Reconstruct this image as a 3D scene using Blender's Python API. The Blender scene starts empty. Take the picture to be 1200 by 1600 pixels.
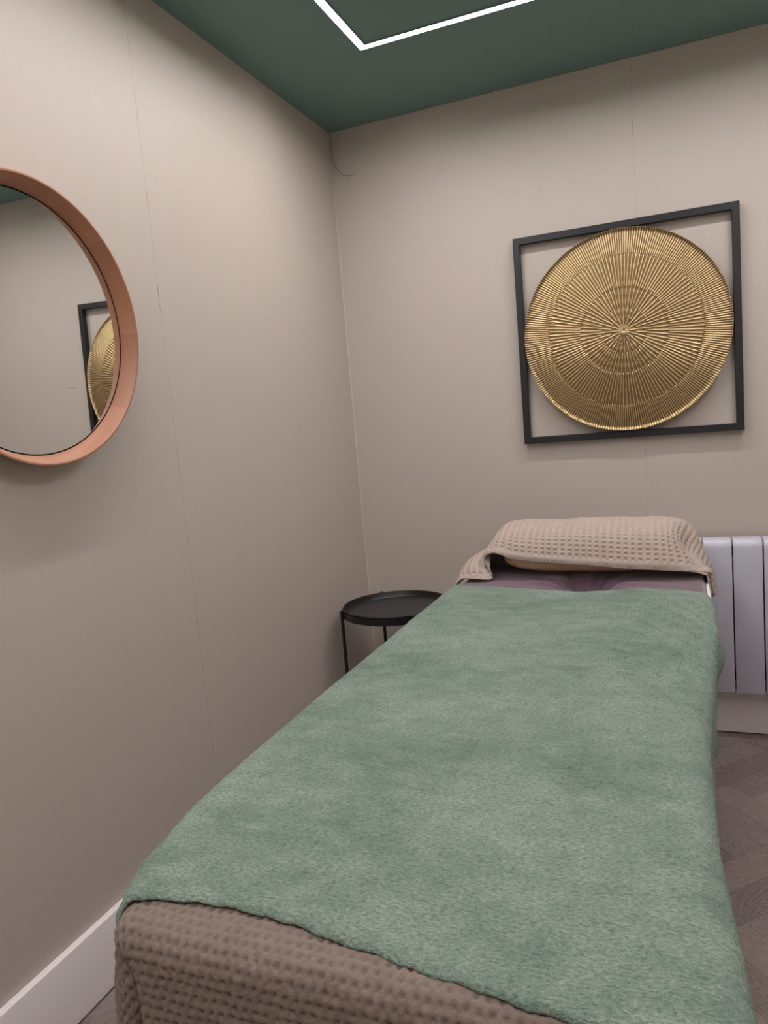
import bpy, bmesh, math, random
import numpy as np
from mathutils import Vector, Matrix, noise

S = bpy.context.scene
COL = S.collection
PI = math.pi
random.seed(7)
rng = np.random.default_rng(7)

# ------------------------------------------------------------------ camera
def make_camera():
    yaw, pitch, roll, f = math.radians(-22.2213), math.radians(-7.1411), math.radians(-4.8332), 1147.08
    d = Vector((math.sin(yaw)*math.cos(pitch), math.cos(yaw)*math.cos(pitch), math.sin(pitch)))
    r0 = d.cross(Vector((0, 0, 1))).normalized()
    u0 = r0.cross(d)
    R = r0*math.cos(roll) + u0*math.sin(roll)
    U = -r0*math.sin(roll) + u0*math.cos(roll)
    cam = bpy.data.cameras.new('camera')
    cam.sensor_fit = 'HORIZONTAL'
    cam.sensor_width = 36.0
    cam.lens = 36.0*f/1200.0
    cam.clip_start = 0.02
    o = bpy.data.objects.new('camera', cam)
    COL.objects.link(o)
    m = Matrix((R, U, -d)).transposed().to_4x4()
    m.translation = Vector((1.2639, -2.8476, 1.2446))
    o.matrix_world = m
    S.camera = o
make_camera()

# ------------------------------------------------------------------ world, exposure
W = bpy.data.worlds.new('world')
S.world = W
W.use_nodes = True
W.node_tree.nodes['Background'].inputs[0].default_value = (0.9, 0.95, 1.0, 1)
W.node_tree.nodes['Background'].inputs[1].default_value = 0.02
S.view_settings.view_transform = 'Standard'
S.view_settings.look = 'None'
S.view_settings.gamma = 1
S.view_settings.use_curve_mapping = False
S.view_settings.exposure = 0.0
LED_STRENGTH = 117.0
LED_COLOR = (1.0, 0.925, 0.918, 1)
HC = 2.4            # ceiling height
RX, RY = 2.3, -3.7  # right wall x, front wall y

# ------------------------------------------------------------------ materials
def srgb(r, g, b):
    f = lambda c: (c/255/12.92) if c/255 <= 0.04045 else ((c/255+0.055)/1.055)**2.4
    return (f(r), f(g), f(b), 1)

class NT:
    """small node helper"""
    def __init__(s, name):
        s.m = bpy.data.materials.new(name)
        s.m.use_nodes = True
        s.t = s.m.node_tree
        s.b = s.t.nodes['Principled BSDF']
    def n(s, typ, **kw):
        x = s.t.nodes.new(typ)
        for k, v in kw.items():
            setattr(x, k, v)
        return x
    def put(s, sock, v):
        if isinstance(v, bpy.types.NodeSocket):
            s.t.links.new(v, sock)
        else:
            sock.default_value = v
    def math(s, op, a, b=0.0, c=0.0, clamp=False):
        x = s.n('ShaderNodeMath', operation=op, use_clamp=clamp)
        s.put(x.inputs[0], a); s.put(x.inputs[1], b); s.put(x.inputs[2], c)
        return x.outputs[0]
    def mix(s, f, a, b, blend='MIX'):
        x = s.n('ShaderNodeMix', data_type='RGBA', blend_type=blend)
        s.put(x.inputs[0], f); s.put(x.inputs[6], a); s.put(x.inputs[7], b)
        return x.outputs[2]
    def obj(s):
        return s.n('ShaderNodeTexCoord').outputs['Object']
    def uv(s):
        return s.n('ShaderNodeTexCoord').outputs['UV']
    def mapping(s, v, scale=(1, 1, 1), rot=(0, 0, 0), loc=(0, 0, 0)):
        x = s.n('ShaderNodeMapping')
        s.put(x.inputs[0], v)
        x.inputs['Scale'].default_value = scale
        x.inputs['Rotation'].default_value = rot
        x.inputs['Location'].default_value = loc
        return x.outputs[0]
    def noise(s, v, scale=5, detail=3, rough=0.5, dist=0.0):
        x = s.n('ShaderNodeTexNoise')
        s.put(x.inputs['Vector'], v)
        x.inputs['Scale'].default_value = scale
        x.inputs['Detail'].default_value = detail
        x.inputs['Roughness'].default_value = rough
        x.inputs['Distortion'].default_value = dist
        return x.outputs[0]
    def ramp(s, f, stops):
        x = s.n('ShaderNodeValToRGB')
        s.put(x.inputs[0], f)
        e = x.color_ramp.elements
        while len(e) < len(stops):
            e.new(0.5)
        for i, (p, c) in enumerate(stops):
            e[i].position = p
            e[i].color = c if len(c) == 4 else (*c, 1)
        return x.outputs[0]
    def bump(s, h, strength=0.3, dist=0.01, prev=None):
        x = s.n('ShaderNodeBump')
        s.put(x.inputs['Height'], h)
        x.inputs['Strength'].default_value = strength
        x.inputs['Distance'].default_value = dist
        if prev is not None:
            s.put(x.inputs['Normal'], prev)
        s.t.links.new(x.outputs[0], s.b.inputs['Normal'])
        return x.outputs[0]
    def set(s, **kw):
        names = dict(color='Base Color', rough='Roughness', metal='Metallic', sheen='Sheen Weight',
                     sheen_rough='Sheen Roughness', sheen_tint='Sheen Tint', spec='Specular IOR Level', coat='Coat Weight',
                     emis='Emission Color', emis_s='Emission Strength', coat_rough='Coat Roughness')
        for k, v in kw.items():
            s.put(s.b.inputs[names[k]], v)
        return s

def seam_line(t, coord_a, at, coord_b, width, wob_scale=1.5, seed=0.0, keep=0.45):
    """thin irregular crack where a board joint shows through the paint"""
    cb = t.n('ShaderNodeCombineXYZ')
    t.put(cb.inputs[0], coord_b); t.put(cb.inputs[1], seed)
    n1 = t.noise(cb.outputs[0], 3.0, 3)
    d = t.math('SUBTRACT', coord_a, at)
    d = t.math('ADD', d, t.math('MULTIPLY', t.math('SUBTRACT', n1, 0.5), 0.004))
    d = t.math('ABSOLUTE', d)
    line = t.math('SUBTRACT', 1.0, t.math('DIVIDE', d, width), clamp=True)
    n2 = t.noise(cb.outputs[0], 9.0, 5, 0.7)
    gate = t.math('MULTIPLY', t.math('SUBTRACT', n2, keep), 9.0, clamp=True)
    gate = t.math('ADD', t.math('MULTIPLY', gate, 0.75), 0.25)
    return t.math('MULTIPLY', line, gate)

def wall_material(name, which):
    t = NT(name)
    o = t.obj()
    sp = t.n('ShaderNodeSeparateXYZ'); t.put(sp.inputs[0], o)
    x, y, z = sp.outputs
    base = srgb(189, 180, 171)
    big = t.noise(o, 1.3, 3)
    c = t.mix(t.math('MULTIPLY', big, 0.35), base, srgb(182, 172, 165))
    scuff = t.noise(t.mapping(o, (1.0, 1.0, 0.25)), 7.0, 4, 0.65)
    scuff = t.math('MULTIPLY', t.math('SUBTRACT', scuff, 0.60), 2.2, clamp=True)
    c = t.mix(t.math('MULTIPLY', scuff, 0.28), c, srgb(158, 147, 136))
    line = None
    if which == 'left':
        line = seam_line(t, y, -1.198, z, 0.0022, seed=1.0, keep=0.50)
    if which == 'back':
        line = seam_line(t, x, 1.149, z, 0.0018, seed=5.0, keep=0.53)
        cr = seam_line(t, z, 1.478, x, 0.0015, seed=9.0, keep=0.2)
        m = t.math('LESS_THAN', t.math('ABSOLUTE', t.math('SUBTRACT', x, 1.60)), 0.035)
        line = t.math('MAXIMUM', line, t.math('MULTIPLY', cr, m))
    fine = t.noise(o, 260.0, 2, 0.6)
    mid = t.noise(o, 40.0, 2, 0.6)
    h = t.math('ADD', t.math('MULTIPLY', fine, 0.5), mid)
    nb = t.bump(h, 0.10, 0.002)
    if line is not None:
        c = t.mix(t.math('MULTIPLY', line, 0.75), c, srgb(84, 75, 68))
        t.bump(t.math('MULTIPLY', line, -1.0), 0.5, 0.002, nb)
    t.set(color=c, rough=0.52, spec=0.35)
    return t.m

def ceiling_material():
    t = NT('ceiling_green')
    o = t.obj()
    c = t.mix(t.noise(o, 1.5, 3), srgb(112, 144, 138), srgb(107, 138, 132))
    t.bump(t.noise(o, 90, 3), 0.08, 0.002)
    t.set(color=c, rough=0.6, spec=0.3)
    return t.m

def floor_material():
    t = NT('herringbone_vinyl')
    at = t.n('ShaderNodeAttribute', attribute_name='plank_tone')
    rnd = at.outputs['Color']
    sr = t.n('ShaderNodeSeparateColor'); t.put(sr.inputs[0], rnd)
    uv = t.uv()
    off = t.n('ShaderNodeVectorMath', operation='ADD')
    t.put(off.inputs[0], uv)
    sc = t.n('ShaderNodeVectorMath', operation='SCALE'); t.put(sc.inputs[0], rnd); sc.inputs['Scale'].default_value = 37.0
    t.put(off.inputs[1], sc.outputs[0])
    v = off.outputs[0]
    warp = t.noise(t.mapping(v, (3, 11, 1)), 1.6, 3, 0.5, 0.4)
    rings = t.n('ShaderNodeTexWave', wave_type='BANDS', bands_direction='Y')
    cw = t.n('ShaderNodeVectorMath', operation='ADD')
    t.put(cw.inputs[0], t.mapping(v, (1.2, 9, 1)))
    wv = t.n('ShaderNodeCombineXYZ'); t.put(wv.inputs[1], t.math('MULTIPLY', warp, 2.6))
    t.put(cw.inputs[1], wv.outputs[0])
    t.put(rings.inputs['Vector'], cw.outputs[0])
    rings.inputs['Scale'].default_value = 2.2
    rings.inputs['Distortion'].default_value = 2.0
    rings.inputs['Detail'].default_value = 3
    grain = t.noise(t.mapping(v, (6, 150, 1)), 1.0, 5, 0.7)
    c = t.mix(t.math('MULTIPLY', rings.outputs[1], 0.75), srgb(150, 134, 130), srgb(92, 79, 77))
    c = t.mix(t.math('MULTIPLY', grain, 0.55), c, srgb(92, 80, 77))
    tone = t.math('MULTIPLY', sr.outputs[0], 0.50)
    c = t.mix(tone, c, srgb(172, 158, 153))
    nb = t.bump(grain, 0.12, 0.001)
    t.set(color=c, rough=0.45, spec=0.4)
    return t.m

def simple(name, col, rough=0.5, metal=0.0, spec=0.5, bump=None, coat=0.0):
    t = NT(name)
    t.set(color=col, rough=rough, metal=metal, spec=spec, coat=coat)
    if bump:
        t.bump(t.noise(t.obj(), bump[0], 3), bump[1], 0.001)
    return t.m

def fleece_material():
    t = NT('sage_fleece')
    uv = t.uv()
    big = t.noise(t.mapping(uv, (2.6, 3.4, 1)), 1.6, 4, 0.6, 0.3)
    med = t.noise(t.mapping(uv, (11, 16, 1)), 1.6, 4, 0.65, 0.2)
    fine = t.noise(t.mapping(uv, (150, 300, 1)), 1.0, 3, 0.7)
    hair = t.noise(t.mapping(uv, (300, 700, 1), (0, 0, 0.5)), 1.0, 2, 0.6)
    m = t.math('ADD', t.math('MULTIPLY', big, 0.8), t.math('MULTIPLY', med, 0.7))
    m = t.math('MULTIPLY', t.math('SUBTRACT', m, 0.48), 1.9, clamp=True)
    c = t.mix(m, srgb(108, 133, 118), srgb(172, 188, 174))
    f = t.math('MULTIPLY', t.math('SUBTRACT', fine, 0.36), 3.2, clamp=True)
    c = t.mix(t.math('MULTIPLY', t.math('SUBTRACT', 1.0, f), 0.62), c, srgb(56, 78, 66))
    g = t.math('MULTIPLY', t.math('SUBTRACT', hair, 0.55), 4.0, clamp=True)
    c = t.mix(t.math('MULTIPLY', g, 0.45), c, srgb(176, 196, 184))
    n1 = t.bump(fine, 0.9, 0.006)
    n2 = t.bump(hair, 0.6, 0.002, n1)
    t.set(color=c, rough=0.95, spec=0.1, sheen=0.35, sheen_rough=0.5, sheen_tint=srgb(190, 205, 195))
    return t.m

def waffle_material(name, light, dark, sheen=0.2):
    t = NT(name)
    uv = t.uv()
    fine = t.noise(t.mapping(uv, (420, 420, 1)), 1.0, 3, 0.7)
    med = t.noise(uv, 25, 3, 0.6)
    at = t.n('ShaderNodeAttribute', attribute_name='weave')
    k = t.math('ADD', t.math('MULTIPLY', med, 0.45), t.math('MULTIPLY', fine, 0.55), clamp=True)
    c = t.mix(k, dark, light)
    t.bump(fine, 0.6, 0.002)
    t.set(color=c, rough=0.95, spec=0.1, sheen=sheen, sheen_rough=0.5)
    return t.m

def plush_material():
    t = NT('purple_plush')
    o = t.obj()
    n = t.noise(t.mapping(o, (1, 3, 1)), 12, 4, 0.6, 0.5)
    fine = t.noise(o, 500, 2, 0.6)
    c = t.mix(n, srgb(84, 66, 78), srgb(130, 108, 120))
    t.bump(fine, 0.4, 0.001)
    t.set(color=c, rough=0.9, spec=0.1, sheen=0.5, sheen_rough=0.4)
    return t.m

def pillow_material():
    t = NT('cream_ribbed_cotton')
    o = t.obj()
    w = t.n('ShaderNodeTexWave', wave_type='BANDS', bands_direction='DIAGONAL')
    t.put(w.inputs['Vector'], o); w.inputs['Scale'].default_value = 55
    c = t.mix(w.outputs[1], srgb(205, 180, 140), srgb(226, 205, 168))
    t.bump(w.outputs[1], 0.4, 0.001)
    t.set(color=c, rough=0.9, spec=0.1)
    return t.m

def gold_material():
    t = NT('mottled_gold_painted_shading')
    o = t.obj()
    n = t.noise(o, 160, 4, 0.7)
    b = t.noise(o, 9, 3, 0.6)
    c = t.mix(t.math('MULTIPLY', b, 0.6), srgb(176, 151, 110), srgb(134, 111, 78))
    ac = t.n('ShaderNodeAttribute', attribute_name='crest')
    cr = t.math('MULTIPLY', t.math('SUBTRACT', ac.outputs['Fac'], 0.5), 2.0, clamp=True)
    c = t.mix(cr, c, srgb(222, 200, 158))  # glint along the ribs painted in as lighter crests
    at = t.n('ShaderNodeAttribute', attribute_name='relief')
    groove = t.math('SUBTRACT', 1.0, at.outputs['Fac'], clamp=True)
    c = t.mix(t.math('MULTIPLY', groove, 0.85), c, srgb(50, 36, 22))  # shade beside the ribs painted in as dark creases
    sp = t.math('MULTIPLY', t.math('SUBTRACT', n, 0.60), 5.0, clamp=True)
    c = t.mix(t.math('MULTIPLY', sp, 0.6), c, srgb(96, 74, 48))
    r = t.math('ADD', t.math('MULTIPLY', n, 0.20), 0.25)
    t.bump(n, 0.18, 0.0010)
    t.set(color=c, rough=r, metal=1.0)
    return t.m

def wood_material():
    t = NT('beech_veneer')
    uv = t.uv()
    sp = t.n('ShaderNodeSeparateXYZ'); t.put(sp.inputs[0], uv)
    grain = t.noise(t.mapping(uv, (14, 520, 1)), 1.0, 4, 0.65, 0.2)
    # veneer lengths butted end to end, each a slightly different tone
    seg = t.math('FLOOR', t.math('MULTIPLY', t.math('ADD', sp.outputs[0], 0.055), 3.6))
    wn = t.n('ShaderNodeTexWhiteNoise', noise_dimensions='1D'); t.put(wn.inputs['W'], seg)
    c = t.mix(grain, srgb(152, 102, 76), srgb(198, 146, 115))
    c = t.mix(t.math('MULTIPLY', wn.outputs[0], 0.55), c, srgb(130, 82, 60))
    t.bump(grain, 0.08, 0.001)
    t.set(color=c, rough=0.42, spec=0.45)
    return t.m

M = {
    'wall_left': wall_material('greige_paint_left', 'left'),
    'wall_back': wall_material('greige_paint_back', 'back'),
    'wall': wall_material('greige_paint', 'plain'),
    'ceiling': ceiling_material(),
    'floor': floor_material(),
    'joint': simple('plank_joint_dark', srgb(40, 33, 31), 0.9),
    'skirting': simple('white_gloss_skirting', srgb(228, 222, 222), 0.28, spec=0.5),
    'sealant': simple('corner_sealant', srgb(205, 196, 186), 0.5),
    'fleece': fleece_material(),
    'brown_waffle': waffle_material('brown_waffle_cotton', srgb(146, 131, 121), srgb(100, 86, 79)),
    'towel_waffle': waffle_material('taupe_waffle_towel', srgb(198, 184, 174), srgb(160, 145, 135)),
    'plush': plush_material(),
    'cream': pillow_material(),
    'white_piping': simple('white_piping_fabric', srgb(232, 228, 224), 0.8),
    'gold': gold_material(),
    'black_wood': simple('black_painted_wood', srgb(25, 26, 31), 0.42, spec=0.5, bump=(120, 0.08)),
    'black_steel': simple('black_powder_coat', srgb(13, 13, 14), 0.4, spec=0.5, bump=(600, 0.05)),
    'tray': simple('black_tray_steel', srgb(50, 48, 50), 0.55, spec=0.5, bump=(600, 0.05)),
    'veneer': wood_material(),
    'mirror': simple('mirror_glass', (0.86, 0.87, 0.86, 1), 0.0, 1.0),
    'backing': simple('mirror_backing', srgb(38, 30, 26), 0.9),
    'gap_line': simple('black_gap_line', srgb(16, 12, 10), 0.9, spec=0.1),
    'radiator': simple('white_radiator_enamel', srgb(199, 201, 216), 0.30, spec=0.5),
    'radiator_dark': simple('radiator_inner_grey', srgb(70, 70, 76), 0.6),
    'vinyl': simple('taupe_vinyl_upholstery', srgb(120, 108, 98), 0.45),
    'beech': simple('beech_wood', srgb(190, 150, 110), 0.5),
    'cable': simple('painted_cable', srgb(150, 138, 128), 0.6),
    'aluminium': simple('white_aluminium_channel', srgb(210, 210, 210), 0.4),
}
led = NT('led_diffuser')
led.set(color=(0.9, 0.9, 0.9, 1), emis=LED_COLOR, emis_s=LED_STRENGTH)
M['led'] = led.m

# ------------------------------------------------------------------ builders
def link_mesh(name, me, mat, parent=None):
    o = bpy.data.objects.new(name, me)
    COL.objects.link(o)
    for m in (mat if isinstance(mat, (list, tuple)) else [mat]):
        me.materials.append(m)
    if parent is not None:
        o.parent = parent
    return o

def from_bm(name, bm, mat, parent=None, smooth=False):
    me = bpy.data.meshes.new(name)
    bm.normal_update()
    bm.to_mesh(me); bm.free()
    if smooth:
        me.polygons.foreach_set('use_smooth', [True]*len(me.polygons))
        me.set_sharp_from_angle(angle=math.radians(38))
    return link_mesh(name, me, mat, parent)

def tag(o, label, cat, group=None, kind=None):
    if label: o['label'] = label
    if cat: o['category'] = cat
    if group: o['group'] = group
    if kind: o['kind'] = kind
    return o

def thing(name, label, cat, loc=(0, 0, 0), rot=(0, 0, 0), group=None):
    o = bpy.data.objects.new(name, None)
    COL.objects.link(o)
    o.location = loc; o.rotation_euler = rot
    o.empty_display_size = 0.1
    return tag(o, label, cat, group)

def add_box(bm, x0, x1, y0, y1, z0, z1, bevel=0.0, seg=2):
    b = bmesh.new()
    bmesh.ops.create_cube(b, size=1)
    for v in b.verts:
        v.co = Vector(((x0+x1)/2+v.co.x*(x1-x0), (y0+y1)/2+v.co.y*(y1-y0), (z0+z1)/2+v.co.z*(z1-z0)))
    if bevel > 0:
        bmesh.ops.bevel(b, geom=b.edges[:], offset=bevel, segments=seg, profile=0.5, affect='EDGES')
    me = bpy.data.meshes.new('tmp'); b.to_mesh(me); b.free()
    bm.from_mesh(me); bpy.data.meshes.remove(me)

def add_tube(bm, pts, r, seg=12, caps=True):
    pts = [Vector(p) for p in pts]
    rings = []
    prev = None
    for i, p in enumerate(pts):
        d = (pts[min(i+1, len(pts)-1)]-pts[max(i-1, 0)]).normalized()
        a = prev if prev is not None else (Vector((0, 0, 1)) if abs(d.z) < 0.9 else Vector((1, 0, 0)))
        a = (a-d*a.dot(d)).normalized(); prev = a
        b = d.cross(a)
        rr = r[i] if isinstance(r, (list, tuple)) else r
        rings.append([bm.verts.new(p+a*math.cos(2*PI*k/seg)*rr+b*math.sin(2*PI*k/seg)*rr) for k in range(seg)])
    for i in range(len(rings)-1):
        for k in range(seg):
            bm.faces.new((rings[i][k], rings[i][(k+1) % seg], rings[i+1][(k+1) % seg], rings[i+1][k]))
    if caps:
        bm.faces.new(list(reversed(rings[0]))); bm.faces.new(rings[-1])

def revolve(bm, prof, seg=96, closed=True, uvlay=None):
    """profile [(radius, height)] around local +z; closed profile makes a ring solid"""
    n = len(prof)
    rings = []
    for (r, h) in prof:
        if r < 1e-6:
            rings.append([bm.verts.new((0, 0, h))])
        else:
            rings.append([bm.verts.new((r*math.cos(2*PI*k/seg), r*math.sin(2*PI*k/seg), h)) for k in range(seg)])
    acc = [0.0]
    for i in range(1, n+1):
        a, b = prof[i-1], prof[i % n]
        acc.append(acc[-1]+math.hypot(a[0]-b[0], a[1]-b[1]))
    for i in range(n if closed else n-1):
        A, B = rings[i], rings[(i+1) % n]
        rm = max(prof[i][0], prof[(i+1) % n][0])
        for k in range(seg):
            k2 = (k+1) % seg
            if len(A) == 1 and len(B) == 1: continue
            if len(A) == 1: f = bm.faces.new((A[0], B[k], B[k2])); q = [(k+.5, 0), (k, 1), (k+1, 1)]
            elif len(B) == 1: f = bm.faces.new((A[k], B[0], A[k2])); q = [(k, 0), (k+.5, 1), (k+1, 0)]
            else: f = bm.faces.new((A[k], B[k], B[k2], A[k2])); q = [(k, 0), (k, 1), (k+1, 1), (k+1, 0)]
            if uvlay is not None:
                for lp, (kk, s) in zip(f.loops, q):
                    lp[uvlay].uv = (kk/seg*2*PI*rm, acc[i+s])
    bmesh.ops.recalc_face_normals(bm, faces=bm.faces[:])

def grid_mesh(name, P, UV, mat, parent=None, solid=0.0, flip=False, mask=None, attr=None):
    """P (nv,nu,3) array of points, UV (nv,nu,2) cloth coordinates in metres"""
    nv, nu = P.shape[:2]
    idx = np.arange(nv*nu).reshape(nv, nu)
    a, b, c, d = idx[:-1, :-1], idx[:-1, 1:], idx[1:, 1:], idx[1:, :-1]
    q = np.stack([a, b, c, d] if not flip else [a, d, c, b], -1).reshape(-1, 4)
    if mask is not None:
        q = q[mask.reshape(-1)]
    me = bpy.data.meshes.new(name)
    me.vertices.add(nv*nu)
    me.vertices.foreach_set('co', P.reshape(-1).astype(np.float32))
    me.loops.add(len(q)*4)
    me.loops.foreach_set('vertex_index', q.reshape(-1).astype(np.int32))
    me.polygons.add(len(q))
    me.polygons.foreach_set('loop_start', np.arange(len(q), dtype=np.int32)*4)
    me.polygons.foreach_set('use_smooth', np.ones(len(q), dtype=bool))
    me.update(calc_edges=True)
    uv = me.uv_layers.new(name='UVMap')
    uv.data.foreach_set('uv', UV.reshape(-1, 2)[q.reshape(-1)].reshape(-1).astype(np.float32))
    for an_, av in (attr or {}).items():
        at = me.attributes.new(an_, 'FLOAT', 'POINT')
        at.data.foreach_set('value', av.reshape(-1).astype(np.float32))
    me.validate()
    o = link_mesh(name, me, mat, parent)
    if solid > 0:
        md = o.modifiers.new('thickness', 'SOLIDIFY')
        md.thickness = solid; md.offset = -1.0; md.use_even_offset = False
    return o

def normals(P, flip=False):
    du = np.gradient(P, axis=1); dv = np.gradient(P, axis=0)
    n = np.cross(du, dv)
    n /= np.linalg.norm(n, axis=2, keepdims=True)+1e-12
    return -n if flip else n

def fbm(X, Y, scale, seed=0, octaves=3, gain=0.5):
    """value noise on numpy arrays, about -1..1"""
    out = np.zeros_like(X); amp = 1.0; tot = 0.0
    r = np.random.default_rng(1000+seed)
    T = r.uniform(-1, 1, (256, 256))
    for o in range(octaves):
        x = X*scale+seed*3.7+o*17.3+500; y = Y*scale+seed*9.1+o*5.7+500
        xi = np.floor(x).astype(int); yi = np.floor(y).astype(int)
        fx = x-xi; fy = y-yi
        fx = fx*fx*(3-2*fx); fy = fy*fy*(3-2*fy)
        g = lambda i, j: T[(xi+i) % 256, (yi+j) % 256]
        out += amp*((g(0, 0)*(1-fx)+g(1, 0)*fx)*(1-fy)+(g(0, 1)*(1-fx)+g(1, 1)*fx)*fy)
        tot += amp; amp *= gain; scale *= 2.03
    return out/tot

# ------------------------------------------------------------------ room shell
def slab(name, x0, x1, y0, y1, z0, z1, mat):
    bm = bmesh.new(); add_box(bm, x0, x1, y0, y1, z0, z1)
    return tag(from_bm(name, bm, mat), None, None, kind='structure')
slab('wall_left', -0.12, 0, RY-0.12, 0.12, -0.1, HC+0.1, M['wall_left'])
slab('wall_back', 0, RX, 0, 0.12, -0.1, HC+0.1, M['wall_back'])
slab('wall_right', RX, RX+0.12, RY-0.12, 0.12, -0.1, HC+0.1, M['wall'])
slab('wall_front', 0, RX, RY-0.12, RY, -0.1, HC+0.1, M['wall'])
slab('ceiling', 0, RX, RY, 0, HC, HC+0.1, M['ceiling'])

def herringbone_floor():
    w, L = 0.095, 5
    bm = bmesh.new()
    uvl = bm.loops.layers.uv.new('UVMap')
    cl = bm.loops.layers.float_color.new('plank_tone')
    add_box(bm, 0, RX, RY, 0, -0.1, -0.0008)
    for f in bm.faces: f.material_index = 1
    d1 = Vector((1, -1, 0)).normalized(); d2 = Vector((1, 1, 0)).normalized()
    org = Vector((1.44, -0.484, 0))
    g = 0.00025
    def plank(p0, p1, q0, q1, along_p):
        cs = [(p0*w+g, q0*w+g), (p1*w-g, q0*w+g), (p1*w-g, q1*w-g), (p0*w+g, q1*w-g)]
        pts = [org+d1*a+d2*b for a, b in cs]
        uvs = [((a, b) if along_p else (b, a)) for a, b in [(0, 0), ((p1-p0)*w, 0), ((p1-p0)*w, (q1-q0)*w), (0, (q1-q0)*w)]]
        # clip polygon to the room
        poly = list(zip(pts, uvs))
        for ax, sgn, lim in ((0, 1, 0.0), (0, -1, RX), (1, -1, 0.0), (1, 1, RY)):
            res = []
            for i in range(len(poly)):
                (A, ua), (B, ub) = poly[i], poly[(i+1) % len(poly)]
                da, db = sgn*(A[ax]-lim), sgn*(B[ax]-lim)
                if da >= 0: res.append((A, ua))
                if (da >= 0) != (db >= 0):
                    t = da/(da-db)
                    res.append((A.lerp(B, t), (ua[0]+(ub[0]-ua[0])*t, ua[1]+(ub[1]-ua[1])*t)))
            poly = res
            if len(poly) < 3: return
        f = bm.faces.new([bm.verts.new(p) for p, _ in poly])
        f.normal_update()
        if f.normal.z < 0: f.normal_flip()
        col = (random.random(), random.random(), random.random(), 1)
        lut = {tuple(round(c, 6) for c in p): u for p, u in poly}
        for lp in f.loops:
            lp[uvl].uv = lut[tuple(round(c, 6) for c in lp.vert.co)] if tuple(round(c, 6) for c in lp.vert.co) in lut else (0, 0)
            lp[cl] = col
    for m in range(-50, 50):
        for n in range(-10, 11):
            a, b = m+n*L, m-n*L
            c = org+d1*a*w+d2*b*w
            if not (-1 < c.x < RX+1 and RY-1 < c.y < 1): continue
            plank(a, a+L, b, b+1, True)
            plank(a, a+1, b+1, b+1+L, False)
    o = from_bm('floor', bm, [M['floor'], M['joint']])
    o['kind'] = 'structure'
herringbone_floor()

def skirting(name, a, b, inward):
    """profiled skirting board, rounded top nose, from a to b"""
    a = Vector(a); b = Vector(b); n = Vector(inward)
    prof = [(0.0005, 0.005), (0.0178, 0.005), (0.0178, 0.1665), (0.0172, 0.1682), (0.0158, 0.169), (0.0005, 0.169)]
    bm = bmesh.new()
    A = [bm.verts.new(a+n*p+Vector((0, 0, h))) for p, h in prof]
    B = [bm.verts.new(b+n*p+Vector((0, 0, h))) for p, h in prof]
    k = len(prof)
    for i in range(k):
        bm.faces.new((A[i], A[(i+1) % k], B[(i+1) % k], B[i]))
    bm.faces.new(A); bm.faces.new(list(reversed(B)))
    bmesh.ops.recalc_face_normals(bm, faces=bm.faces[:])
    o = from_bm(name, bm, M['skirting'], smooth=True)
    o['kind'] = 'structure'
skirting('baseboard_left', (0, RY, 0), (0, 0, 0), (1, 0, 0))
skirting('baseboard_back', (0.018, 0, 0), (RX-0.018, 0, 0), (0, -1, 0))
skirting('baseboard_right', (RX, 0, 0), (RX, RY, 0), (-1, 0, 0))
skirting('baseboard_front', (0.018, RY, 0), (RX-0.018, RY, 0), (0, 1, 0))

def corner_sealant():
    bm = bmesh.new()
    pts = [(0.0012+0.0008*noise.noise((0, 0, z*9)), -0.0012, z) for z in np.linspace(0.175, 2.2, 120)]
    add_tube(bm, pts, 0.0022, 6)
    o = from_bm('trim_1', bm, M['sealant'], smooth=True); o['kind'] = 'structure'
corner_sealant()

# ------------------------------------------------------------------ ceiling LED rectangle
def led_rectangle():
    x0, x1, y0, y1 = 0.389, RX-0.389, RY+0.561, -0.561
    w = 0.0105
    t = thing('ceiling_light', 'glowing white LED strip bent into a rectangle on the green ceiling', 'ceiling light', ((x0+x1)/2, (y0+y1)/2, HC))
    def rect_ring(bm, ox0, ox1, oy0, oy1, inn, z0, z1):
        def loop(d, z):
            return [bm.verts.new((x, y, z)) for x, y in ((ox0+d, oy0+d), (ox1-d, oy0+d), (ox1-d, oy1-d), (ox0+d, oy1-d))]
        q_ = min(0.0012, inn*0.25)
        a, b, c, d = loop(0, z1), loop(q_, z0), loop(inn-q_, z0), loop(inn, z1)
        for P, Q in ((a, b), (b, c), (c, d), (d, a)):
            for k in range(4):
                bm.faces.new((P[k], P[(k+1) % 4], Q[(k+1) % 4], Q[k]))
        bmesh.ops.recalc_face_normals(bm, faces=bm.faces[:])
    cx, cy = (x0+x1)/2, (y0+y1)/2
    bm = bmesh.new()
    rect_ring(bm, x0-w-cx, x1+w-cx, y0-w-cy, y1+w-cy, 2*w, -0.0022, -0.0016)
    from_bm('diffuser', bm, M['led'], t)
    bm = bmesh.new()
    e = 0.0015
    rect_ring(bm, x0-w-e-cx, x1+w+e-cx, y0-w-e-cy, y1+w+e-cy, 2*(w+e), -0.0015, -0.0002)
    for sg in (-1, 1):     # lips added to cut off low light and keep the wall tops dark
        o_ = 0.0 if sg < 0 else -(2*w+e)
        rect_ring(bm, x0-w-e-cx-o_, x1+w+e-cx+o_, y0-w-e-cy-o_, y1+w+e-cy+o_, e, -0.0056, -0.0002)
    from_bm('channel', bm, M['ceiling'], t)
led_rectangle()

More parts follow.
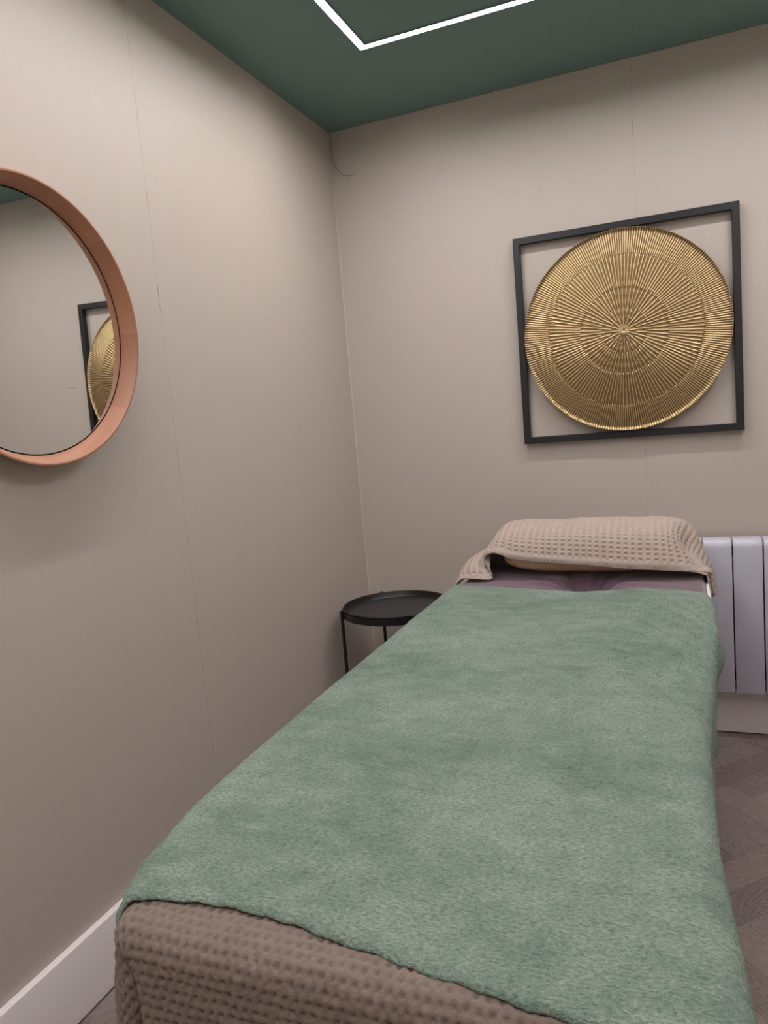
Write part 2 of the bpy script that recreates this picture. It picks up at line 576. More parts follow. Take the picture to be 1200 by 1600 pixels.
# ------------------------------------------------------------------ wall art
def wall_art():
    cx, cz, hs, bar = 1.0951, 1.4860, 0.3796, 0.0245
    t = thing('wall_art', 'ribbed gold sunburst disc held in a square black frame on the back wall', 'wall art', (cx, 0, cz))
    # frame: four mitred bars in one mesh
    bm = bmesh.new()
    prof = [(0, -0.006), (0, -0.0285), (0.0012, -0.030), (bar-0.0012, -0.030), (bar, -0.0285), (bar, -0.006)]
    loops = []
    for d, y in prof:
        s = hs-d
        loops.append([bm.verts.new((a*s, y, b*s)) for a, b in ((-1, -1), (1, -1), (1, 1), (-1, 1))])
    for i in range(len(loops)):
        P, Q = loops[i], loops[(i+1) % len(loops)]
        for k in range(4):
            bm.faces.new((P[k], P[(k+1) % 4], Q[(k+1) % 4], Q[k]))
    bmesh.ops.recalc_face_normals(bm, faces=bm.faces[:])
    from_bm('frame', bm, M['black_wood'], t)
    # fixing blocks behind the top bar
    for sx in (-0.25, 0.25):
        bm = bmesh.new()
        add_box(bm, sx-0.012, sx+0.012, -0.0062, -0.0005, hs-0.022, hs-0.004)
        from_bm('wall_bracket', bm, M['black_steel'], t)
    # disc
    R = 0.3530
    nt = 256*10
    br = [0.0, 0.116, 0.217, 0.42, 0.74]
    cnt = [16, 32, 64, 128, 256]
    rf = sorted(set(list(np.linspace(0.004, 0.955, 92)) + [b+s for b in br[1:] for s in (-0.006, 0.0, 0.006, 0.012)] +
                    [0.965, 0.972, 0.978, 0.984, 0.990, 0.995, 1.0]))
    rf = np.array(rf); th = np.arange(nt)/nt*2*PI
    rho, TH = np.meshgrid(rf, th, indexing='ij')
    H = np.zeros_like(rho)
    wd, amp = 0.0017, 0.0033
    DM = np.full_like(rho, 1.0)
    nrib = np.zeros_like(rho)
    for i, c in enumerate(cnt):
        nrib = np.where(rho >= br[i], c, nrib)
    WD = wd*(np.clip(2*PI*rho*R/nrib, 0.004, 0.02)/0.0095)**0.7
    for i, c in enumerate(cnt):
        start = br[i]
        rise = np.clip((rho-start)/0.012, 0, 1) if i else np.clip(rho/0.02, 0, 1)
        sp = 2*PI/c
        ph = (TH+sp/2) % sp - sp/2
        # ribs of level i sit half-way between those of level i-1
        if i: ph = (TH % (2*sp))-sp
        dist = np.abs(ph)*rho*R
        H = np.maximum(H, rise*amp*np.exp(-(dist/WD)**2))
        DM = np.minimum(DM, np.where(rho >= start, dist, 1.0))
    # fluted rim turning up towards the room
    lip = np.clip((rho-0.965)/0.035, 0, 1)
    base = 0.018*(1-rho**2) + 0.010*lip**1.5
    hh = base + H*(1-0.35*lip) + 0.0006*np.sin(rho*R*2*PI/0.030)*np.clip(1-rho, 0, 1)
    X = rho*R*np.cos(TH); Z = rho*R*np.sin(TH); Y = -0.0335-hh
    P = np.stack([X, Y, Z], -1)
    P = np.concatenate([P, P[:, :1]], 1)
    UV = np.stack([np.concatenate([TH, TH[:, :1]+2*PI], 1)*R, np.concatenate([rho, rho[:, :1]], 1)*R], -1)
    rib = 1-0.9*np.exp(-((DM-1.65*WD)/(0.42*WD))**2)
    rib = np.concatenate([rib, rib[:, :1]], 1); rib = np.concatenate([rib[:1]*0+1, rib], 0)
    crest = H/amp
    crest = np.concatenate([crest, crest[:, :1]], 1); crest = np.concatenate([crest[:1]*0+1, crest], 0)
    # hub cap
    hub = P[:1].copy(); hub[..., 0] = 0; hub[..., 2] = 0; hub[..., 1] = -0.0335-0.0185
    P = np.concatenate([hub, P], 0); UV = np.concatenate([UV[:1]*0, UV], 0)
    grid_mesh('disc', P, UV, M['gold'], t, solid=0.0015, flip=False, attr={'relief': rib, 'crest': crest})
wall_art()

# ------------------------------------------------------------------ round mirror
def round_mirror():
    yaw, tilt = math.radians(0.3235), math.radians(-0.9293)
    n = Vector((math.cos(yaw)*math.cos(tilt), -math.sin(yaw)*math.cos(tilt), math.sin(tilt)))
    n.normalize()
    # local z = outward normal of the glass
    zax = n; xax = Vector((0, 1, 0)); xax = (xax-zax*xax.dot(zax)).normalized(); yax = zax.cross(xax)
    m = Matrix((xax, yax, zax)).transposed().to_4x4(); m.translation = Vector((0.0295, -1.672, 1.5))
    t = thing('mirror', 'round wall mirror with a deep beech veneer rim on the left wall', 'mirror')
    t.matrix_world = m
    bm = bmesh.new(); uvl = bm.loops.layers.uv.new('UVMap')
    prof = [(0.2690, -0.018), (0.2700, 0.0), (0.2872, 0.0340), (0.2880, 0.0350), (0.2912, 0.0350), (0.2922, 0.0340), (0.2790, -0.0185)]
    revolve(bm, prof, 192, True, uvl)
    from_bm('rim', bm, M['veneer'], t, smooth=True)
    bm = bmesh.new()
    revolve(bm, [(0, 0.0), (0.2672, 0.0), (0.2672, -0.004), (0, -0.004)], 192, False)
    from_bm('glass', bm, M['mirror'], t, smooth=True)
    bm = bmesh.new()
    revolve(bm, [(0.2674, -0.003), (0.2674, 0.0004), (0.2697, 0.0004), (0.2688, -0.003)], 192, True)  # black ring added to stand for the dark gap around the glass
    from_bm('dark_gap_ring', bm, M['gap_line'], t, smooth=True)
    bm = bmesh.new()
    revolve(bm, [(0, -0.005), (0.2688, -0.005), (0.2688, -0.016), (0, -0.016)], 96, False)
    from_bm('backing_board', bm, M['backing'], t, smooth=True)
round_mirror()

# ------------------------------------------------------------------ radiator
def radiator():
    t = thing('radiator', 'white enamelled panel radiator on the back wall behind the bed head', 'radiator', (0, 0, 0))
    z0, z1, yf, yb = 0.185, 0.734, -0.100, -0.030
    pitch = 0.095
    xs = [1.328+pitch*k for k in range(-4, 5)]
    for k in range(len(xs)-1):
        a, b = xs[k]+0.0022, xs[k+1]-0.0022
        bm = bmesh.new()
        # side profile swept across the element: rounded top leaning back
        pr = [(yf+0.002, z0), (yf, z0+0.003), (yf, z1-0.030)]
        for s in range(1, 9):
            an = s/8*PI/2
            pr.append((yf+0.020*(1-math.cos(an)), z1-0.030+0.030*math.sin(an)))
        pr += [(yb, z1), (yb, z1-0.003), (yf+0.023, z1-0.003), (yf+0.0045, z1-0.032), (yf+0.004, z0+0.002)]
        e = 0.0022
        def ring(x, inset):
            out = []
            for y, z in pr:
                out.append(bm.verts.new((x, y+(inset if y < yf+0.03 else 0), z-(inset if z > z1-0.02 else 0))))
            return out
        R_ = [ring(a, e), ring(a+e*0.35, e*0.35), ring(a+e, 0), ring(b-e, 0), ring(b-e*0.35, e*0.35), ring(b, e)]
        n = len(pr)
        for i in range(len(R_)-1):
            for j in range(n):
                bm.faces.new((R_[i][j], R_[i][(j+1) % n], R_[i+1][(j+1) % n], R_[i+1][j]))
        bm.faces.new(R_[0]); bm.faces.new(list(reversed(R_[-1])))
        bmesh.ops.recalc_face_normals(bm, faces=bm.faces[:])
        from_bm('panel', bm, M['radiator'], t, smooth=True)
    bm = bmesh.new()
    for k in range(len(xs)-1):
        cx = (xs[k]+xs[k+1])/2
        add_box(bm, cx-0.012, cx+0.012, yf+0.006, yb-0.002, z0+0.012, z1-0.02, 0.004)
        for dx in (-0.030, 0.030):
            add_box(bm, cx+dx-0.0008, cx+dx+0.0008, yf+0.005, yb-0.004, z0+0.02, z1-0.03)
    add_box(bm, xs[0]+0.004, xs[-1]-0.004, yb-0.022, yb-0.002, z1-0.07, z1-0.03, 0.006)
    add_box(bm, xs[0]+0.004, xs[-1]-0.004, yb-0.022, yb-0.002, z0+0.03, z0+0.07, 0.006)
    from_bm('core', bm, M['radiator_dark'], t)
    for bx in (xs[1], xs[-2]):
        bm = bmesh.new()
        add_box(bm, bx-0.015, bx+0.015, yb-0.004, -0.0008, z0+0.05, z1-0.05, 0.002)
        from_bm('wall_bracket', bm, M['radiator'], t)
radiator()

# ------------------------------------------------------------------ side table
def side_table():
    cx, cy, zt, r = 0.246, -0.312, 0.550, 0.200
    t = thing('side_table', 'round black metal tray table in the corner beside the bed', 'side table', (cx, cy, 0))
    bm = bmesh.new()
    prof = [(0, zt-0.026), (r-0.016, zt-0.026), (r-0.010, zt-0.024), (r-0.005, zt-0.018), (r-0.0025, zt-0.003), (r-0.001, zt),
            (r+0.0025, zt), (r+0.003, zt-0.003), (r+0.0005, zt-0.022), (r-0.006, zt-0.029), (0, zt-0.029)]
    revolve(bm, prof, 128, False)
    from_bm('tray', bm, M['black_steel'], t, smooth=True)
    bm = bmesh.new()
    revolve(bm, [(0, zt-0.0253), (r-0.0165, zt-0.0253), (r-0.0165, zt-0.0259), (0, zt-0.0259)], 128, False)
    from_bm('tray_surface', bm, M['tray'], t, smooth=True)
    bm = bmesh.new()
    rr = r+0.0055
    revolve(bm, [(rr-0.002, zt-0.030), (rr+0.001, zt-0.030), (rr+0.001, zt-0.006), (rr-0.002, zt-0.006)], 128, True)
    from_bm('rim_hoop', bm, M['black_steel'], t, smooth=True)
    for a in (-53, 37, 127, 217):
        an = math.radians(a)
        dx, dy = math.cos(an), math.sin(an)
        R = rr+0.0075
        bm = bmesh.new()
        add_tube(bm, [(dx*R, dy*R, 0.003), (dx*R, dy*R, zt+0.001)], 0.0065, 14)
        lg = from_bm('leg', bm, M['black_steel'], t, smooth=True)
        bm = bmesh.new()
        add_tube(bm, [(dx*R, dy*R, 0.0), (dx*R, dy*R, 0.010)], 0.0085, 14)
        from_bm('foot', bm, M['black_steel'], lg, smooth=True)
    bm = bmesh.new()
    for a in (-53, 37):
        an = math.radians(a); dx, dy = math.cos(an), math.sin(an)
        R = rr+0.0075; z = 0.10+(0.012 if a > 0 else 0)
        add_tube(bm, [(dx*R, dy*R, z), (-dx*R, -dy*R, z)], 0.005, 10)
    from_bm('cross_brace', bm, M['black_steel'], t, smooth=True)
side_table()

# ------------------------------------------------------------------ massage table
YN, YF = -2.245, -0.235
def xl(y): return np.interp(y, [-2.3, -2.22, -2.14, -2.0, -1.85, -1.6, -1.0, -0.6, -0.2], [0.648, 0.626, 0.592, 0.570, 0.564, 0.562, 0.566, 0.572, 0.580])
def xr(y): return np.interp(y, [-2.3, -2.1, -1.9, -1.6, -1.3, -1.0, -0.7, -0.2], [1.302, 1.292, 1.278, 1.278, 1.300, 1.320, 1.322, 1.318])

def massage_table():
    x0, x1 = 0.655, 1.256
    t = thing('massage_table', 'massage bed standing under the layered blankets', 'massage table', ((x0+x1)/2, (YN+YF)/2, 0))
    cx, cy = (x0+x1)/2, (YN+YF)/2
    ztop = 0.672
    bm = bmesh.new()
    # padded top with a face hole near the head end
    hx, hy, hr = 0.975-cx, -0.525-cy, 0.105
    y0, y1 = YN+0.050-cy, YF-cy
    nb = 64
    def outer(k):
        a = 2*PI*k/nb
        c, s = math.cos(a), math.sin(a)
        # project ray from hole centre to the rectangle
        lx = ((x1-cx-0.0) if c > 0 else (x0-cx))-hx
        ly = (y1 if s > 0 else y0)-hy
        tt = min(lx/c if abs(c) > 1e-9 else 1e9, ly/s if abs(s) > 1e-9 else 1e9)
        return Vector((hx+c*tt, hy+s*tt, 0))
    rings = []
    for (fr, z, hole) in ((1, 0.632, 0), (1, 0.655, 0), (0.992, 0.667, 0), (0.97, ztop, 0), (0, ztop, 0.012), (0, 0.655, 0.002), (0, 0.632, 0)):
        ring = []
        for k in range(nb):
            if fr > 0:
                p = outer(k); p = Vector((hx, hy, 0))+(p-Vector((hx, hy, 0)))*fr
            else:
                a = 2*PI*k/nb; p = Vector((hx+math.cos(a)*(hr+hole), hy+math.sin(a)*(hr+hole), 0))
            p.z = z
            ring.append(bm.verts.new(p))
        rings.append(ring)
    for i in range(len(rings)):
        P, Q = rings[i], rings[(i+1) % len(rings)]
        for k in range(nb):
            bm.faces.new((P[k], P[(k+1) % nb], Q[(k+1) % nb], Q[k]))
    bmesh.ops.recalc_face_normals(bm, faces=bm.faces[:])
    from_bm('padded_top', bm, M['vinyl'], t, smooth=True)
    bm = bmesh.new()
    for a, b, c, d in ((x0+0.012, x1-0.012, YN+0.075, YN+0.098), (x0+0.012, x1-0.012, YF-0.033, YF-0.010),
                       (x0+0.012, x0+0.035, YN+0.098, YF-0.033), (x1-0.035, x1-0.012, YN+0.098, YF-0.033)):
        add_box(bm, a-cx, b-cx, c-cy, d-cy, 0.552, 0.631, 0.002)
    from_bm('apron', bm, M['beech'], t)
    for lx in (x0+0.055, x1-0.055):
        for ly in (YN+0.22, YF-0.25):
            bm = bmesh.new()
            add_box(bm, lx-0.018-cx, lx+0.018-cx, ly-0.025-cy, ly+0.025-cy, 0.012, 0.60, 0.003)
            lg = from_bm('leg', bm, M['beech'], t)
            bm = bmesh.new()
            add_box(bm, lx-0.020-cx, lx+0.020-cx, ly-0.027-cy, ly+0.027-cy, 0.0, 0.014, 0.002)
            from_bm('rubber_foot', bm, M['black_steel'], lg)
    for ly in (YN+0.22, YF-0.25):
        bm = bmesh.new()
        add_box(bm, x0+0.073-cx, x1-0.073-cx, ly-0.010-cy, ly+0.010-cy, 0.18, 0.215, 0.002)
        from_bm('stretcher', bm, M['beech'], t)
massage_table()

# ---- draping over the table
def drape(Ucl, Vcl, lift, edge, side_folds=None, corner=None, top=None, far=None):
    """cloth coordinates -> points. lift: height of the sheet over the padded top; edge: radius of the fold over the rim"""
    zt = 0.676+lift
    XL = xl(Vcl)-lift*0.8+edge; XR = xr(Vcl)+lift*0.8-edge
    YNn = YN-lift*0.8+edge
    aL = np.maximum(0, XL-Ucl); aR = np.maximum(0, Ucl-XR)
    a = aL+aR; b = np.maximum(0, YNn-Vcl)
    YFf = YF+lift*0.8-edge
    bf = np.maximum(0, Vcl-YFf) if far else np.zeros_like(b)
    bb = b+bf
    d = np.hypot(a, bb)+1e-12
    dx = (aR-aL)/d; dy = (bf-b)/d
    q = edge*PI/2
    off = np.where(d < q, edge*np.sin(np.minimum(d, q)/edge), edge)
    drop = np.where(d < q, edge*(1-np.cos(np.minimum(d, q)/edge)), edge+(d-q))
    hang = np.maximum(0, d-q)
    phi = np.arctan2(bb, a)     # 0 = on the long side, pi/2 = on the end
    incorner = (a > 0) & (bb > 0)
    if side_folds is not None: off = off+side_folds(Ucl, Vcl, aL, aR, bb, hang, phi)
    if corner is not None: off = off+np.where(incorner, corner(phi, hang, aL > 0), 0)
    X = np.clip(Ucl, XL, XR)+dx*off
    Y = np.clip(Vcl, YNn, YFf if far else 1e9)+dy*off
    Z = zt-drop
    if top is not None: Z = Z+top(Ucl, Vcl)*np.clip(1-d/0.08, 0, 1)
    return np.stack([X, Y, Z], -1)

# purple plush cover, dipping into the face hole
def plush_cover():
    us = np.linspace(0.50, 1.395, 300); vs = np.linspace(-2.29, -0.17, 700)
    V, U = np.meshgrid(vs, us, indexing='ij')
    def top(u, v):
        dx, dy = u-0.975, v+0.525
        r = np.hypot(dx*0.95, dy)
        th = np.arctan2(dy, dx)
        dip = -0.110*np.exp(-(r/0.062)**2)
        fold = 0.0070*np.sin(9*th+2*np.sin(2*th))*np.exp(-((r-0.10)/0.055)**2)
        fold += 0.0022*np.sin(17*th+1.0)*np.exp(-((r-0.11)/0.05)**2)
        wr = 0.0015*fbm(u, v*2.2, 9, 3)*np.exp(-((v+0.55)/0.35)**2)
        return dip+fold+wr
    P = drape(U, V, 0.004, 0.018, top=top, far=True)
    N = normals(P)
    o = grid_mesh('bed_cover', P, np.stack([U, V], -1), M['plush'], solid=0.002)
    tag(o, 'purple plush cover showing between the green blanket and the towelled pillow', 'bed cover')
    # white piping round its edge
    bm = bmesh.new()
    pts = []
    for y in np.linspace(-2.20, -0.27, 160):
        pts.append((float(xr(y))+0.0105, y, 0.655+0.004*math.sin(y*23)))
    add_tube(bm, pts, 0.0052, 8)
    pts = [(float(xl(y))-0.0105, y, 0.655) for y in np.linspace(-2.20, -0.27, 100)]
    add_tube(bm, pts, 0.0052, 8)
    tr = from_bm('piping', bm, M['white_piping'], o, smooth=True)
    tr['label'] = 'white piping along the cover edge'
plush_cover()

# brown waffle blanket
def waffle_blanket():
    hang_n = 0.44
    ua = np.concatenate([np.arange(0.565-0.30, 1.325+0.09, 0.0022)])
    va = np.concatenate([np.arange(YN-hang_n, YN+0.10, 0.0022), np.arange(YN+0.11, -0.72, 0.012)])
    V, U = np.meshgrid(va, ua, indexing='ij')
    def folds(u, v, aL, aR, b, hang, phi):
        k = np.clip(hang/0.30, 0, 1.5)
        f = (0.010*k*np.sin(v*17+1.2)-0.02*k)*(aL+aR > 0)*(b <= 0)
        f = f+0.007*k*np.sin(u*13+0.5)*(b > 0)*((aL+aR) <= 0)*np.clip((u-0.62)/0.1, 0, 1)
        f = f+0.012*k*fbm(u, v, 5, 11, 2)*np.clip(hang/0.1, 0, 1)
        return f
    def corner(phi, hang, left):
        s = phi/(PI/2)
        out = 0.26*np.exp(-((s-0.35)/0.25)**2) - 0.45*np.exp(-((s-0.80)/0.12)**2)
        out = out*np.sin(np.clip(s, 0, 1)*PI)**0.35
        return out*hang*np.exp(-hang*1.3)-0.28*hang*hang*np.exp(-((s-0.2)/0.5)**2)
    P = drape(U, V, 0.012, 0.030, side_folds=folds, corner=corner,
              top=lambda u, v: 0.0015*fbm(u, v, 6, 4))
    N = normals(P)
    near = np.clip((YN+0.10-V)/0.01, 0, 1)
    pu, pv = 0.0130, 0.0140
    row = np.floor(V/pv)
    uu = U/pu+0.5*(row % 2)+0.10*fbm(U, V, 60, 41, 1)
    vv = V/pv-np.floor(V/pv)-0.5+0.08*fbm(U, V, 60, 42, 1)
    du = np.abs(uu-np.round(uu))*2; dv = np.abs(vv)*2
    pit = np.exp(-((du/0.42)**2+(dv/0.45)**2))
    h = -0.0052*pit+0.0012*fbm(U, V, 150, 2, 2)+0.0010*fbm(U, V, 330, 4, 1)
    P = P+N*(h*near+0.0015)[..., None]
    o = grid_mesh('waffle_blanket', P, np.stack([U, V], -1), M['brown_waffle'], solid=0.003)
    tag(o, 'brown waffle-knit blanket hanging over the near end of the bed', 'blanket')
waffle_blanket()

# green fleece blanket
def green_blanket():
    nu, nv = 460, 620
    s = np.linspace(0, 1, nu); t = np.linspace(0, 1, nv)
    u0, u1 = 0.565-0.115, 1.315+0.40
    U1 = u0+(u1-u0)*s
    vn = np.interp(U1, [0.45, 0.52, 0.58, 0.62, 0.70, 0.80, 0.96, 1.07, 1.13, 1.195, 1.30, 1.45, 1.72],
                   [-2.222, -2.225, -2.222, -2.212, -2.192, -2.190, -2.214, -2.232, -2.240, -2.252, -2.275, -2.31, -2.36])
    vf = np.interp(U1, [0.45, 0.60, 0.70, 0.85, 0.97, 1.06, 1.15, 1.25, 1.34, 1.72],
                   [-0.600, -0.612, -0.630, -0.655, -0.668, -0.655, -0.640, -0.652, -0.690, -0.74])
    ker = np.ones(15)/15
    sm = lambda a: np.convolve(np.pad(a, 7, mode='edge'), ker, 'valid')
    vn = sm(vn)+0.0012*np.sin(U1*61)+0.001*np.sin(U1*133+1); vf = sm(vf)
    V = vn[None, :]+(vf-vn)[None, :]*t[:, None]
    U = np.broadcast_to(U1[None, :], V.shape).copy()
    def folds(u, v, aL, aR, b, hang, phi):
        kR = np.clip(hang/0.25, 0, 1.4)*(aR > 0)
        f = 0.007*kR*np.sin(v*15+0.6+2.0*hang)+0.004*kR*np.sin(v*37+1.0)-0.020*np.clip(hang/0.2, 0, 1)*(aR > 0)*np.clip((v+2.2)/0.4, 0, 1)
        f = f+0.022*np.exp(-((hang-0.10)/0.05)**2)*np.exp(-((v+0.83)/0.09)**2)*(aR > 0)
        f = f+0.05*np.clip((hang-0.02)/0.35, 0, 1.2)*1.35*np.exp(-((v+2.15)/0.22)**2)*(aR > 0)
        f = f+0.006*np.clip(hang/0.1, 0, 1)*fbm(u, v, 7, 21, 2)
        return f
    def top(u, v):
        # soft undulations plus long diagonal pulls towards the right edge
        z = 0.0030*fbm(u, v*1.6, 3.5, 5, 3)
        w_ = v+6.0*np.clip(u-1.08, 0, 1)**2+0.02*fbm(u, v, 6, 77, 1)
        g = np.clip((u-0.95)/0.22, 0, 1)*np.clip((-0.74-v)/0.05, 0, 1)*np.clip((v+1.62)/0.35, 0, 1)
        z = z+0.0105*g*(1-np.abs(np.sin(PI*w_/0.095)))**2.5+0.0035*g*(1-np.abs(np.sin(PI*w_/0.031+1)))**2
        z = z+0.0030*np.exp(-((v+0.72+0.06*np.abs(u-0.95))/0.016)**2)*(0.6+0.4*np.sin(u*9))
        z = z+0.0026*np.exp(-((v+0.80+0.10*(u-0.9))/0.014)**2)*np.clip((u-0.9)/0.2, 0, 1)
        z = z-0.008*np.exp(-(((u-0.978)/0.09)**2+((v+0.62)/0.07)**2))
        return z
    P = drape(U, V, 0.0205, 0.036, side_folds=folds, corner=lambda p, h, l: 0.10*h*np.sin(2*p), top=top)
    N = normals(P)
    h = 0.0009*fbm(U, V, 120, 8, 2)+0.0011*fbm(U, V, 260, 9, 1)
    # the hem rolls down onto the layer below
    dh = np.minimum(V-vn[None, :], vf[None, :]-V)
    h = h-0.0055*np.clip(1-dh/0.010, 0, 1)**2
    P = P+N*(h+0.0015)[..., None]
    o = grid_mesh('fleece_blanket', P, np.stack([U, V], -1), M['fleece'], solid=0.0035)
    tag(o, 'sage green fleece blanket spread over most of the bed', 'blanket')
green_blanket()

# ------------------------------------------------------------------ pillow and towel
def pillow():
    cx, cy, cz = 0.968, -0.352, 0.761
    hx, hy, hz = 0.276, 0.119, 0.070
    nu, nv = 96, 64
    th = np.linspace(0, 2*PI, nu+1); ph = np.linspace(-PI/2, PI/2, nv)
    PH, TH = np.meshgrid(ph, th, indexing='ij')
    sp = lambda c, e: np.sign(c)*np.abs(c)**e
    X = hx*sp(np.cos(PH), 0.55)*sp(np.cos(TH), 0.35)
    Y = hy*sp(np.cos(PH), 0.6)*sp(np.sin(TH), 0.45)
    Z = hz*sp(np.sin(PH), 0.75)
    Z = np.where(Z < 0, Z*0.95, Z*(1-0.10*(X/hx)**2))
    Y = Y*(1-0.22*np.clip(Z/hz, 0, 1))
    P = np.stack([X+cx, Y+cy, np.maximum(Z+cz, 0.6945)], -1)
    o = grid_mesh('pillow', P, np.stack([TH*0.1, PH*0.1], -1), M['cream'])
    tag(o, 'cream bolster pillow under the waffle towel at the bed head', 'pillow')
pillow()

def catmull(ctrl, n):
    ctrl = np.array(ctrl, float)
    d = np.r_[0, np.cumsum(np.linalg.norm(np.diff(ctrl, axis=0), axis=1))]
    P = np.vstack([2*ctrl[0]-ctrl[1], ctrl, 2*ctrl[-1]-ctrl[-2]])
    s = np.linspace(0, len(ctrl)-1, n*8)
    i = np.minimum(s.astype(int), len(ctrl)-2); f = (s-i)[:, None]
    a, b, c, e = P[i], P[i+1], P[i+2], P[i+3]
    q = 0.5*((2*b)+(-a+c)*f+(2*a-5*b+4*c-e)*f**2+(-a+3*b-3*c+e)*f**3)
    L = np.r_[0, np.cumsum(np.linalg.norm(np.diff(q, axis=0), axis=1))]
    t = np.linspace(0, L[-1], n)
    return np.stack([np.interp(t, L, q[:, k]) for k in range(3)], -1), L[-1]

def towel():
    # stations along the width; each has cross points from the front hem over the pillow to the back
    # (x, [(y,z) front hem, front lower, front shoulder, top, back shoulder, back hem])
    st = [
        [(0.528, -0.505, 0.640), (0.525, -0.47, 0.648), (0.524, -0.42, 0.654), (0.524, -0.34, 0.656), (0.526, -0.29, 0.650), (0.530, -0.24, 0.640)],
        [(0.572, -0.515, 0.695), (0.565, -0.48, 0.715), (0.562, -0.42, 0.726), (0.562, -0.34, 0.728), (0.565, -0.28, 0.718), (0.570, -0.22, 0.640)],
        [(0.628, -0.520, 0.694), (0.615, -0.49, 0.728), (0.608, -0.42, 0.748), (0.606, -0.34, 0.754), (0.608, -0.27, 0.742), (0.615, -0.21, 0.640)],
        [(0.672, -0.500, 0.692), (0.655, -0.480, 0.722), (0.640, -0.42, 0.756), (0.636, -0.34, 0.772), (0.640, -0.25, 0.755), (0.640, -0.205, 0.640)],
        [(0.645, -0.484, 0.750), (0.640, -0.476, 0.764), (0.650, -0.43, 0.782), (0.658, -0.345, 0.797), (0.665, -0.25, 0.780), (0.665, -0.208, 0.640)],
        [(0.680, -0.490, 0.775), (0.682, -0.484, 0.786), (0.688, -0.440, 0.824), (0.690, -0.345, 0.844), (0.690, -0.245, 0.822), (0.690, -0.208, 0.640)],
        [(0.735, -0.492, 0.757), (0.738, -0.488, 0.778), (0.738, -0.447, 0.829), (0.738, -0.345, 0.853), (0.738, -0.245, 0.828), (0.738, -0.205, 0.640)],
        [(0.840, -0.492, 0.743), (0.840, -0.488, 0.766), (0.840, -0.447, 0.828), (0.840, -0.345, 0.855), (0.840, -0.245, 0.828), (0.840, -0.205, 0.640)],
        [(0.980, -0.492, 0.733), (0.980, -0.488, 0.755), (0.980, -0.448, 0.828), (0.980, -0.345, 0.857), (0.980, -0.245, 0.830), (0.980, -0.205, 0.640)],
        [(1.120, -0.492, 0.720), (1.120, -0.488, 0.750), (1.120, -0.446, 0.825), (1.120, -0.345, 0.856), (1.120, -0.245, 0.828), (1.120, -0.205, 0.640)],
        [(1.235, -0.490, 0.714), (1.232, -0.484, 0.746), (1.225, -0.440, 0.822), (1.225, -0.345, 0.853), (1.225, -0.245, 0.824), (1.225, -0.205, 0.640)],
        [(1.285, -0.474, 0.708), (1.280, -0.462, 0.738), (1.255, -0.420, 0.806), (1.268, -0.345, 0.842), (1.268, -0.245, 0.815), (1.268, -0.205, 0.640)],
        [(1.318, -0.472, 0.700), (1.306, -0.455, 0.728), (1.276, -0.405, 0.770), (1.298, -0.345, 0.806), (1.300, -0.250, 0.790), (1.300, -0.207, 0.640)],
        [(1.333, -0.462, 0.694), (1.326, -0.445, 0.715), (1.305, -0.400, 0.745), (1.318, -0.345, 0.765), (1.320, -0.260, 0.755), (1.322, -0.210, 0.680)],
        [(1.338, -0.440, 0.690), (1.336, -0.428, 0.703), (1.330, -0.395, 0.718), (1.337, -0.345, 0.728), (1.340, -0.28, 0.715), (1.342, -0.235, 0.680)],
        [(1.345, -0.415, 0.672), (1.346, -0.405, 0.675), (1.350, -0.385, 0.678), (1.354, -0.345, 0.680), (1.356, -0.29, 0.670), (1.356, -0.25, 0.640)],
        [(1.352, -0.405, 0.612), (1.354, -0.398, 0.612), (1.358, -0.38, 0.612), (1.361, -0.345, 0.612), (1.362, -0.29, 0.605), (1.362, -0.26, 0.585)],
    ]
    nt = 190
    cross = [catmull(c, nt) for c in st]
    A = np.stack([c[0] for c in cross], 0)          # stations x nt x 3
    Lw = float(np.mean([c[1] for c in cross[5:11]]))
    ns = 520
    P = np.zeros((nt, ns, 3))
    # smooth across stations, parametrised by mean width arc length
    mid = A[:, nt//2]
    L = np.r_[0, np.cumsum(np.linalg.norm(np.diff(mid, axis=0), axis=1))]
    ss = np.linspace(0, L[-1], ns)
    for k in range(nt):
        C = A[:, k]
        # monotone-ish hermite
        m = np.gradient(C, L, axis=0)
        i = np.clip(np.searchsorted(L, ss)-1, 0, len(L)-2)
        h = (L[i+1]-L[i]); f = (ss-L[i])/h
        f2, f3 = f*f, f*f*f
        P[k] = ((2*f3-3*f2+1)[:, None]*C[i]+((f3-2*f2+f)*h)[:, None]*m[i]*0.9+(-2*f3+3*f2)[:, None]*C[i+1]+((f3-f2)*h)[:, None]*m[i+1]*0.9)
    Uc = np.broadcast_to(ss[None, :], (nt, ns)).copy()
    Vc = np.broadcast_to((np.linspace(0, 1, nt)*Lw)[:, None], (nt, ns)).copy()
    N = normals(P)
    if N[nt//2, ns//2, 2] < 0: N = -N
    P = P+N*(0.003*fbm(Uc, Vc, 9, 31, 2)+0.0012*fbm(Uc, Vc, 30, 33, 2))[..., None]
    pu, pv = 0.0215, 0.0150
    du = np.abs(Uc/pu-np.round(Uc/pu))*2; dv = np.abs(Vc/pv-np.round(Vc/pv))*2
    pit = np.exp(-((du/0.46)**4+(dv/0.58)**4))
    rib = 0.5+0.5*np.cos(2*PI*Uc/pu)
    hem = np.clip((Vc-0.021)/0.004, 0, 1)
    h = -0.0055*pit*hem
    h = h+0.0011*(1-hem)*np.sin(2*PI*Uc/0.011)*np.clip(1-Vc/0.02, 0, 1)
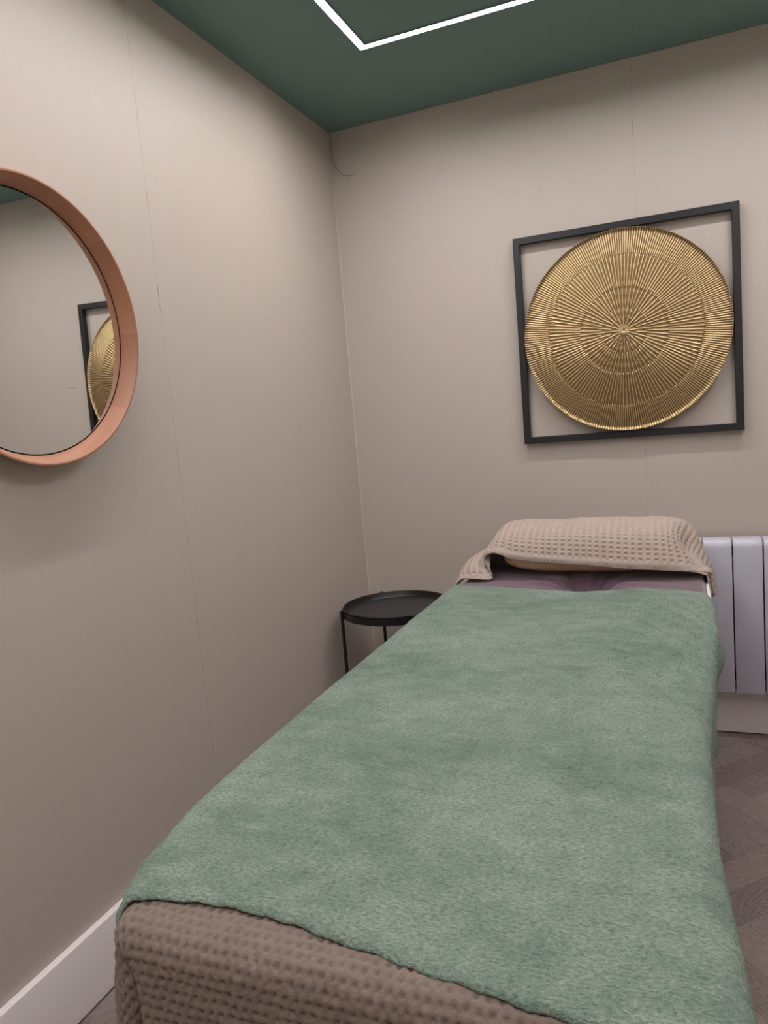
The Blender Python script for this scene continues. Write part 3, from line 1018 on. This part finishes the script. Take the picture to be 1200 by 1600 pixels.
    h = h-0.0018*np.exp(-((Vc-0.0225)/0.0016)**2)
    h = h+0.0005*fbm(Uc, Vc, 160, 12, 2)
    P = P+N*h[..., None]
    o = grid_mesh('towel', P, np.stack([Uc, Vc], -1), M['towel_waffle'], solid=0.0035)
    tag(o, 'taupe waffle towel folded over the pillow at the bed head', 'towel')
    # strip of hem curled back under the towel's right end
    n, m = 120, 24
    c, Lc = catmull([(1.165, -0.475, 0.7155), (1.20, -0.482, 0.716), (1.25, -0.484, 0.7125), (1.30, -0.480, 0.7065), (1.33, -0.470, 0.7015), (1.344, -0.452, 0.694)], n)
    sv = np.linspace(-1, 1, m)
    Q = np.zeros((m, n, 3)); U2 = np.zeros((m, n)); V2 = np.zeros((m, n))
    wd = 0.020*np.clip(np.minimum((np.linspace(0, 1, n)+0.12)*4, 1), 0.35, 1)
    for j, s in enumerate(sv):
        an = s*1.75
        Q[j, :, 0] = c[:, 0]
        Q[j, :, 1] = c[:, 1]+0.030-0.042*np.cos(an)*wd/0.020*0.55
        Q[j, :, 2] = c[:, 2]+0.0105*np.sin(an)*wd/0.020*(1 if s > 0 else 0.9)+0.003
        U2[j] = np.linspace(0, Lc, n); V2[j] = s*0.02
    N2 = normals(Q)
    Q = Q+N2*(0.0014*np.sin(2*PI*U2/0.0105)*np.cos(2*PI*V2/0.014)+0.001*fbm(U2, V2, 90, 3, 2))[..., None]
    grid_mesh('curled_hem', Q, np.stack([U2, V2], -1), M['towel_waffle'], o, solid=0.003)
towel()

# ------------------------------------------------------------------ loose cable in the corner
def cable():
    bm = bmesh.new()
    c, _ = catmull([(0.006, -0.003, 2.399), (0.007, -0.003, 2.35), (0.010, -0.003, 2.30), (0.020, -0.0035, 2.264), (0.042, -0.005, 2.236), (0.066, -0.006, 2.223), (0.091, -0.0035, 2.220)], 50)
    add_tube(bm, c.tolist(), 0.0014, 8)
    o = from_bm('cable', bm, M['cable'], smooth=True)
    tag(o, 'thin greige cable curling down the top corner of the room', 'cable')
cable()
